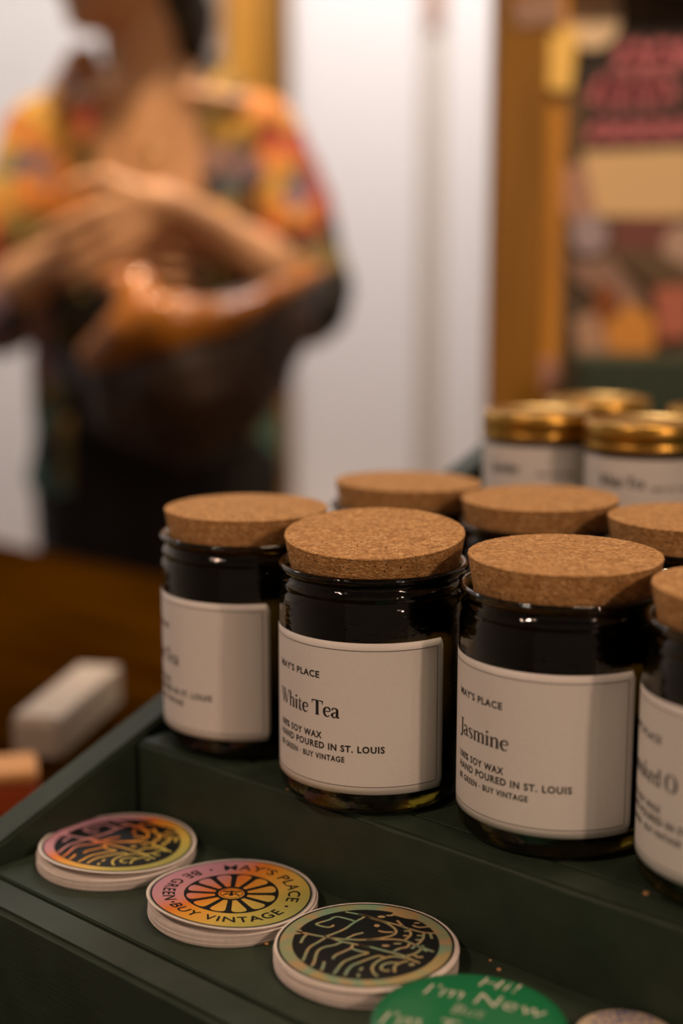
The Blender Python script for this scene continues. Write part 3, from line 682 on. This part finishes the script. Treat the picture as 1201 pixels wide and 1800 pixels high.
card('flyer', [(968,300),(1024,285),(1052,385),(1010,400),(985,360)], (.42,.24,.18), 'small rose paper left of the wide cream flyer', 'flyer', BY+.0275, .0007)
card('round_sticker', ell(1036, 412, 32, 36), (.36,.29,.33), 'round lavender sticker below the wide cream flyer', 'sticker', BY+.0270, .0007)
card('flyer', [(1078,384),(1190,380),(1185,452),(1075,440)], (.17,.060,.050), 'dark red flyer below the wide cream flyer', 'flyer', BY+.0280, .0007)
card('round_sticker', ell(1200, 440, 36, 46), (.46,.32,.26), 'round pale rose sticker at the right edge of the notice board', 'sticker', BY+.0272, .0007)
card('bumper_sticker', [(1000,462),(1075,452),(1130,520),(1110,560),(1010,490)], (.28,.17,.13), 'slanted dusty rose strip sticker in the lower middle of the board', 'sticker', BY+.0265, .0007)
card('bumper_sticker', [(1060,440),(1145,500),(1215,500),(1215,470),(1150,440)], (.12,.075,.040), 'slanted dark olive strip sticker beside the dusty rose one', 'sticker', BY+.0260, .0007)
card('card_print', [(1054,492),(1092,522),(1058,580),(1040,560)], (.24,.065,.010), 'small rust brown triangular card low on the board', 'card', BY+.0255, .0007)
card('card_print', [(1060,575),(1108,530),(1152,560),(1150,632),(1078,634)], (.62,.27,.05), 'orange yellow card low on the notice board', 'card', BY+.0250, .0007)
card('card_print', [(1008,560),(1048,548),(1075,630),(1015,632)], (.42,.26,.18), 'pale rose card left of the orange yellow card', 'card', BY+.0245, .0007)
card('card_print', [(1148,505),(1215,500),(1215,590),(1160,600)], (.44,.14,.09), 'salmon red card at the right edge low on the board', 'card', BY+.0240, .0007)
card('card_print', [(936,632),(978,628),(982,684),(940,690)], (.50,.26,.21), 'small pink card at the foot of the inner frame', 'card', BY+.0050, .0007)

# ------------------------------------------------------------------ the person behind the table
PY = 2.05
def capsule(bm, a, b, ra, rb, sa=(1,1,1), seg=2):
    t = bmesh.new()
    for p, r in ((a, ra), (b, rb)):
        bmesh.ops.create_icosphere(t, subdivisions=seg, radius=r, matrix=Matrix.Translation(p) @ Matrix.Diagonal((*sa, 1)))
    r = bmesh.ops.convex_hull(t, input=t.verts)
    bmesh.ops.delete(t, geom=list(set([g for g in r['geom_interior']+r['geom_unused'] if isinstance(g, bmesh.types.BMVert)])), context='VERTS')
    me = bpy.data.meshes.new('c'); t.to_mesh(me); t.free(); bm.from_mesh(me); bpy.data.meshes.remove(me)
def ellip(bm, c, r, rot=0, rx=0, seg=3):
    bmesh.ops.create_icosphere(bm, subdivisions=seg, radius=1, matrix=Matrix.Translation(c) @ Matrix.Rotation(rot, 4, 'Z') @ Matrix.Rotation(rx, 4, 'X') @ Matrix.Diagonal((*r, 1)))
def remeshed(name, bm, vox, m, parent, smooth_it=4, cut=None, solid=0, disp=None):
    me = bpy.data.meshes.new('r'); bm.to_mesh(me); bm.free()
    o = bpy.data.objects.new('r', me); C.objects.link(o)
    md = o.modifiers.new('r', 'REMESH'); md.mode = 'VOXEL'; md.voxel_size = vox
    sm = o.modifiers.new('s', 'SMOOTH'); sm.iterations = smooth_it; sm.factor = .5
    dg = bpy.context.evaluated_depsgraph_get(); me2 = bpy.data.meshes.new_from_object(o.evaluated_get(dg))
    bpy.data.objects.remove(o); bpy.data.meshes.remove(me)
    if cut or disp:
        b2 = bmesh.new(); b2.from_mesh(me2)
        if disp:
            b2.normal_update()
            for v in b2.verts: v.co += v.normal*disp(v.co)
        if cut: bmesh.ops.delete(b2, geom=[f for f in b2.faces if cut(f.calc_center_median())], context='FACES')
        b2.to_mesh(me2); b2.free()
    if solid:
        o = bpy.data.objects.new('r', me2); C.objects.link(o); md = o.modifiers.new('s', 'SOLIDIFY'); md.thickness = solid; md.offset = 1
        dg = bpy.context.evaluated_depsgraph_get(); me3 = bpy.data.meshes.new_from_object(o.evaluated_get(dg)); bpy.data.objects.remove(o); me2 = me3
    me2.name = name
    o = new_obj(name, me2, m, parent, True); return o
V = Vector
pr = thing('person', 'person in an open multicoloured patterned shirt and black trousers, arms folded over a brown bag', 'person', (0, 0, 0))
M_skin = noisy('skin', (.50,.28,.150), (.56,.32,.17), 20, .5)
B(M_skin).inputs['Subsurface Weight'].default_value = .0
neck = V((-.262, PY, 1.43)); 
bm = bmesh.new()
# head turned towards the left of the photo; face direction fd
fd = V((-.80, -.60, 0)).normalized(); sd = V((-fd.y, fd.x, 0)); hc = V((-.300, PY-.035, 1.612))
def H(f, s, z): return hc + fd*f + sd*s + V((0, 0, z))
hr = math.atan2(fd.y, fd.x)
ellip(bm, H(-.012, 0, .030), (.098, .077, .092), hr)          # skull
ellip(bm, H(.022, 0, -.030), (.070, .062, .085), hr)          # face
ellip(bm, H(.050, 0, -.088), (.030, .030, .026), hr)          # chin
for s_ in (1, -1):
    capsule(bm, H(.045, s_*.018, -.090), H(-.020, s_*.052, -.048), .018, .020)   # jaw
    ellip(bm, H(.058, s_*.036, -.018), (.022, .020, .018), hr)    # cheek
    ellip(bm, H(-.012, s_*.080, -.012), (.018, .008, .030), hr, 0, 2)  # ear
    capsule(bm, H(.080, s_*.016, .028), H(.072, s_*.046, .030), .009, .007)  # brow
capsule(bm, H(.086, 0, .012), H(.108, 0, -.022), .008, .012)   # nose
ellip(bm, H(.090, 0, -.028), (.012, .016, .009), hr, 0, 2)
ellip(bm, H(.078, 0, -.050), (.016, .024, .010), hr, 0, 2)
# neck, shoulders, torso
capsule(bm, H(-.030, 0, -.050), neck+V((-.004, .01, -.02)), .058, .062)
capsule(bm, V((-.262, PY+.01, 1.40)), V((-.262, PY+.005, 1.24)), .095, .120, (1.25, .8, 1))
capsule(bm, V((-.40, PY+.01, 1.368)), V((-.125, PY+.01, 1.368)), .050, .050)
capsule(bm, V((-.262, PY+.01, 1.24)), V((-.268, PY+.01, 1.00)), .120, .130, (1.15, .85, 1))
capsule(bm, V((-.20, PY-.055, 1.42)), V((-.13, PY-.03, 1.41)), .012, .012); capsule(bm, V((-.32, PY-.055, 1.42)), V((-.39, PY-.03, 1.41)), .012, .012)
# arms
lsh, lel, lwr = V((-.112, PY+.01, 1.360)), V((-.060, PY-.03, 1.165)), V((-.225, PY-.215, 1.270))
rsh, rel_, rwr = V((-.415, PY+.01, 1.360)), V((-.470, PY-.05, 1.150)), V((-.345, PY-.150, 1.215))
for a, b, c_ in ((lsh, lel, lwr), (rsh, rel_, rwr)):
    capsule(bm, a, b, .046, .038); capsule(bm, b, b.lerp(c_, .3), .038, .041); capsule(bm, b.lerp(c_, .3), c_, .041, .026)
# left hand lying over the right forearm: palm then four fingers and a thumb
def hand(wr, palm_dir, side, fl_, curl, th_out):
    pd = palm_dir.normalized(); sd_ = side.normalized(); nn = pd.cross(sd_).normalized()
    k0 = wr + pd*.085
    for q in (-1, -.35, .35, 1):
        capsule(bm, wr + sd_*q*.014, k0 + sd_*q*.030, .015, .0125, seg=2)
    for q, ln in ((-1, .82), (-.36, .98), (.34, 1.0), (1, .90)):
        base = k0 + sd_*q*.031; l1, l2, l3 = .040*ln, .027*ln, .020*ln
        d1 = (pd + sd_*q*.07 + nn*curl*.25).normalized(); d2 = (pd + sd_*q*.05 + nn*curl*.8).normalized(); d3 = (pd + nn*curl*1.3).normalized()
        p1 = base+d1*l1; p2 = p1+d2*l2; p3 = p2+d3*l3
        capsule(bm, base, p1, .0100, .0090); capsule(bm, p1, p2, .0090, .0083); capsule(bm, p2, p3, .0083, .0070)
    b0 = wr + pd*.022 + sd_*th_out*.024; b1 = b0 + (pd*.7+sd_*th_out*.9+nn*curl*.3).normalized()*.045; b2 = b1 + (pd*.9+sd_*th_out*.35+nn*curl*.4).normalized()*.032
    b3 = b2 + (pd+nn*curl*.4).normalized()*.022
    capsule(bm, b0, b1, .0150, .0115); capsule(bm, b1, b2, .0115, .0100); capsule(bm, b2, b3, .0100, .0085)
hand(lwr, V((-.86, -.10, -.44)), V((-.44, 0, .86)), 1, .45, 1)
hand(rwr, V((.80, .05, -.10)), V((.10, 0, .80)), 1, .5, 1)
body = remeshed('body', bm, .0042, M_skin, pr, 3)
# eyes, lips
for s_ in (1, -1):
    b_ = bmesh.new(); ellip(b_, H(.0765, s_*.031, .008), (.010, .014, .0075), hr, 0, 2); from_bm('eye', b_, mat('eye_white', (.75,.72,.68), .2), pr, True)
    b_ = bmesh.new(); ellip(b_, H(.0850, s_*.031, .008), (.003, .0060, .0060), hr, 0, 2); from_bm('iris', b_, mat('iris', (.05,.025,.012), .2), pr, True)
b_ = bmesh.new(); ellip(b_, H(.090, 0, -.0465), (.007, .021, .0045), hr, 0, 2); ellip(b_, H(.088, 0, -.0565), (.008, .018, .0055), hr, 0, 2)
from_bm('lips', b_, mat('lip_red', (.36,.06,.05), .35), pr, True)
# hair: short on the crown, longer behind the ear to the nape
b_ = bmesh.new()
ellip(b_, H(-.022, 0, .040), (.106, .090, .094), hr); ellip(b_, H(-.062, 0, -.030), (.060, .078, .090), hr)
ellip(b_, H(-.085, .010, -.085), (.046, .062, .080), hr); ellip(b_, H(-.070, -.055, -.070), (.040, .030, .060), hr)
hair = remeshed('hair', b_, .005, noisy('dark_hair', (.008,.006,.004), (.03,.020,.010), 60, .5), pr, 3,
                cut=lambda p: (p-hc).dot(fd) > .045 and (p-hc).z < .075 and abs((p-hc).dot(sd)) < .075, disp=lambda p: .004*noise.noise(p*45)+.003*noise.noise(p*110))
# black top under the shirt
b_ = bmesh.new()
capsule(b_, V((-.262, PY+.008, 1.24)), V((-.268, PY+.008, .98)), .126, .136, (1.15, .85, 1))
capsule(b_, V((-.262, PY+.008, 1.28)), V((-.262, PY+.008, 1.20)), .112, .125, (1.22, .80, 1))
M_blk = noisy('black_cloth', (.0018,.0018,.0022), (.0035,.0032,.0035), 40, .8)
remeshed('black_top', b_, .006, M_blk, pr, 3, cut=lambda p: p.z > 1.285 or p.z < .96, solid=.002)
# trousers
b_ = bmesh.new()
capsule(b_, V((-.335, PY+.01, .93)), V((-.200, PY+.01, .93)), .115, .115, (1, .9, 1))
for s_ in (-1, 1):
    hx = -.268+s_*.088
    capsule(b_, V((hx, PY+.01, .92)), V((hx+s_*.02, PY-.005, .50)), .098, .066); capsule(b_, V((hx+s_*.02, PY-.005, .50)), V((hx+s_*.03, PY+.02, .10)), .066, .052)
capsule(b_, V((-.268, PY+.01, .92)), V((-.268, PY+.01, .62)), .085, .075)
remeshed('trousers', b_, .008, M_blk, pr, 4, cut=lambda p: p.z > 1.02 or p.z < .075)
for s_ in (-1, 1):
    b_ = bmesh.new(); hx = -.268+s_*.118
    capsule(b_, V((hx, PY+.04, .045)), V((hx+s_*.02, PY-.12, .035)), .045, .038, (1, 1, .9)); ellip(b_, V((hx, PY+.02, .08)), (.045, .05, .06))
    remeshed('shoe', b_, .006, mat('shoe_black', (.02,.018,.016), .5), pr, 3, cut=None)
# the patterned shirt: printed colour patches laid out on the cloth
b_ = bmesh.new()
capsule(b_, V((-.262, PY+.012, 1.375)), V((-.265, PY+.012, 1.10)), .112, .140, (1.32, .86, 1))
capsule(b_, V((-.265, PY+.012, 1.12)), V((-.268, PY+.012, .86)), .140, .152, (1.26, .84, 1))
capsule(b_, V((-.405, PY+.012, 1.372)), V((-.122, PY+.012, 1.372)), .056, .056)
capsule(b_, V((-.352, PY-.005, 1.460)), V((-.372, PY-.01, 1.415)), .030, .036); capsule(b_, V((-.186, PY-.0, 1.448)), V((-.160, PY-.005, 1.405)), .032, .036)
for a, b, ou in ((lsh, lel, 1), (rsh, rel_, -1)):
    e = b + V((ou*.012, 0, -.020)); capsule(b_, a+V((0, 0, .006)), a.lerp(e, .5)+V((ou*.004, 0, 0)), .060, .066); capsule(b_, a.lerp(e, .5)+V((ou*.004, 0, 0)), e, .066, .064)
def shirt_cut(p):
    if p.z < .875: return True
    # neck opening and open front, wider towards the hem
    if p.z > 1.30 and (p-V((-.262, PY-.005, p.z))).length < .060 + .018*(p.z > 1.42): return True
    if p.y < PY-.03:
        half = .074 if p.z > 1.24 else .074+.040*min(1, (1.24-p.z)/.22)
        if abs(p.x+.262) < half and p.z < 1.44: return True
    # sleeve ends
    for el, wr_ in ((lel, lwr), (rel_, rwr)):
        d = (wr_-el).normalized()
        if (p-el).dot(d) > .052 and (p-el).length < .115 and p.z < el.z+.07: return True
    return False
M_shirt = mat('patterned_cotton', (.5,.3,.1), .8)
nca = N(M_shirt, 'ShaderNodeVertexColor', layer_name='print'); L(M_shirt, nca.outputs[0], B(M_shirt).inputs['Base Color'])
sh = remeshed('shirt', b_, .0055, M_shirt, pr, 5, cut=shirt_cut, solid=.002, disp=lambda p: .006*noise.noise(p*14)+.003*noise.noise(p*31))
PAT = [] # print seeds: place on the cloth, colour
def seed(u, v, col): PAT.append((at(u, v, PY-.07), col))
Y, O, RD, BK, TE, PU, PK, OL, BL = (.70,.42,.07), (.72,.27,.04), (.42,.045,.02), (.025,.022,.02), (.08,.24,.20), (.24,.17,.24), (.42,.26,.24), (.20,.15,.03), (.12,.16,.24)
for u, v, c_ in [(160,120,O),(170,130,O),(195,125,BL),(185,165,BL),(135,165,PU),(120,160,PK),(150,180,RD),(155,205,RD),(100,190,O),(80,185,Y),(60,210,Y),(30,230,O),(45,225,O),(90,235,Y),(70,250,O),(110,225,O),(130,240,O),(140,270,OL),(60,285,PU),(75,300,PK),(30,290,BL),(15,300,TE),(0,270,Y),(5,330,Y),(-5,370,O),(10,360,Y),
                 (50,330,O),(100,300,O),(130,320,O),(30,400,OL),(0,430,RD),(5,470,PK),(15,520,PU),(0,560,PU),(-20,500,PK),(30,560,BK),
                 (380,150,Y),(365,165,OL),(400,160,OL),(355,135,BK),(410,190,BK),(440,180,O),(470,190,O),(500,215,Y),(495,200,O),(480,210,O),(420,225,Y),(395,230,Y),(375,235,OL),(430,240,OL),(520,240,RD),(505,250,RD),(540,230,RD),(470,240,RD),
                 (380,285,PK),(400,290,PK),(420,285,PU),(440,300,PU),(360,290,PK),(395,330,BL),(415,330,TE),(375,335,BK),(440,330,BK),(380,370,Y),(400,375,Y),(420,365,OL),(440,380,BK),(445,350,RD),(470,290,O),(480,320,Y),(470,350,Y),(500,280,O),(490,370,O),(540,370,O),(530,330,PU),(520,345,PU),(535,315,PU),(515,300,OL),(550,300,RD),(560,340,RD),(570,370,RD),(510,385,Y),(550,385,O),
                 (460,405,RD),(500,410,RD),(545,408,RD),(575,405,BK),(470,440,TE),(500,445,TE),(530,438,TE),(560,440,OL),(450,460,OL),(480,470,TE),(520,470,O),(550,480,BK),(430,420,BK),
                 (60,580,PK),(80,620,PU),(70,650,PK),(110,600,OL),(120,640,BL),(50,700,OL),(90,690,OL),(120,720,BK),(70,740,TE),(60,770,TE),(100,760,OL),(80,800,TE),(50,800,TE),(120,790,OL),(130,750,Y),
                 (430,640,OL),(460,680,BK),(420,700,OL),(450,740,OL),(480,760,TE),(440,790,BK),(470,620,OL),(410,660,BK)]: seed(u, v, c_)  # last row: shade on the right flap painted as olive and black
rr = random.Random(3)
for k in range(120):   # the print goes on at the back
    PAT.append((V((rr.uniform(-.52, .0), PY+.10, rr.uniform(.87, 1.45))), rr.choice([Y, O, RD, BK, TE, PU, PK, OL, O, Y])))
from mathutils.kdtree import KDTree
kd = KDTree(len(PAT))
for i, (p, c_) in enumerate(PAT): kd.insert(p, i)
kd.balance()
ca = sh.data.color_attributes.new('print', 'FLOAT_COLOR', 'POINT'); buf = []
for v in sh.data.vertices:
    q = v.co + V((.012*noise.noise(v.co*38), .0, .012*noise.noise(v.co*38+V((9,9,9)))))
    c_ = PAT[kd.find(V((q.x, PY-.07 if q.y < PY+.04 else PY+.10, q.z)))[1]][1]
    k = 1.0
    if noise.noise(v.co*95) > .28: k = .35
    k *= .72; buf += [c_[0]*k, c_[1]*k, c_[2]*k, 1]
ca.data.foreach_set('color', buf)
# necklace
M_gold = mat('gold', (.86,.62,.22), .18, 1)
def chain(pts, name='necklace_chain'):
    b_ = bmesh.new()
    for a, b in zip(pts, pts[1:]): capsule(b_, a, b, .0011, .0011, seg=1)
    return from_bm(name, b_, M_gold, pr)
pend = at(270, 272, PY-.104)
chain([V((-.205, PY-.035, 1.445)), V((-.225, PY-.075, 1.405)), pend+V((0, .002, .010)), V((-.305, PY-.078, 1.405)), V((-.322, PY-.035, 1.445))])
b_ = bmesh.new(); ellip(b_, pend, (.010, .002, .010), 0, 0, 2); from_bm('pendant', b_, M_gold, pr, True)
p2 = at(222, 214, PY-.082); b_ = bmesh.new(); ellip(b_, p2, (.005, .002, .005), 0, 0, 2); from_bm('pendant', b_, M_gold, pr, True)

# ------------------------------------------------------------------ the brown leather bag held in front
bg = thing('leather_bag', 'glossy brown leather bag held against the body under the folded arms', 'bag', (0, 0, 0))
M_lea = noisy('brown_leather', (.014,.006,.002), (.034,.015,.006), 18, .6, 5, bump=.3, bscale=60)
M_lit_tan = noisy('lit_tan_leather', (.22,.080,.009), (.36,.135,.018), 14, .2, 5, bump=.3, bscale=50)  # lit upper rim of the bag, painted as a lighter leather
b_ = bmesh.new()
def bp(u, v, y): return at(u, v, y)
path = [(185,645,1.86,.040),(240,655,1.82,.066),(320,650,1.79,.080),(400,625,1.80,.074),(470,580,1.84,.058),(520,525,1.90,.034),(545,500,1.94,.020)]
for (a, b) in zip(path, path[1:]): capsule(b_, bp(*a[:3]), bp(*b[:3]), a[3], b[3], (1, .75, 1))
path = [(230,700,1.85,.060),(320,715,1.83,.080),(400,680,1.85,.070),(460,620,1.89,.050)]
for (a, b) in zip(path, path[1:]): capsule(b_, bp(*a[:3]), bp(*b[:3]), a[3], b[3], (1, .7, 1))
remeshed('bag_body', b_, .006, M_lea, bg, 5, disp=lambda p: .006*noise.noise(p*16)+.003*noise.noise(p*40))
b_ = bmesh.new()
path = [(165,625,1.80,.022),(215,590,1.765,.034),(280,570,1.74,.038),(345,565,1.74,.027),(410,550,1.75,.020),(480,517,1.79,.015),(540,487,1.86,.012),(565,474,1.90,.010)]
for (a, b) in zip(path, path[1:]): capsule(b_, bp(*a[:3]), bp(*b[:3]), a[3], b[3], (1, .7, 1))
path = [(195,500,1.80,.018),(240,505,1.775,.026),(250,560,1.75,.032)]
for (a, b) in zip(path, path[1:]): capsule(b_, bp(*a[:3]), bp(*b[:3]), a[3], b[3], (1, .7, 1))
remeshed('bag_lit_rim', b_, .005, M_lit_tan, bg, 4, disp=lambda p: .005*noise.noise(p*22))
b_ = bmesh.new()
path = [(548,487,1.93,.008),(520,440,2.0,.008),(500,400,2.03,.008)]
for (a, b) in zip(path, path[1:]): capsule(b_, bp(*a[:3]), bp(*b[:3]), a[3], b[3])
remeshed('strap', b_, .004, M_lit_tan, bg, 2)
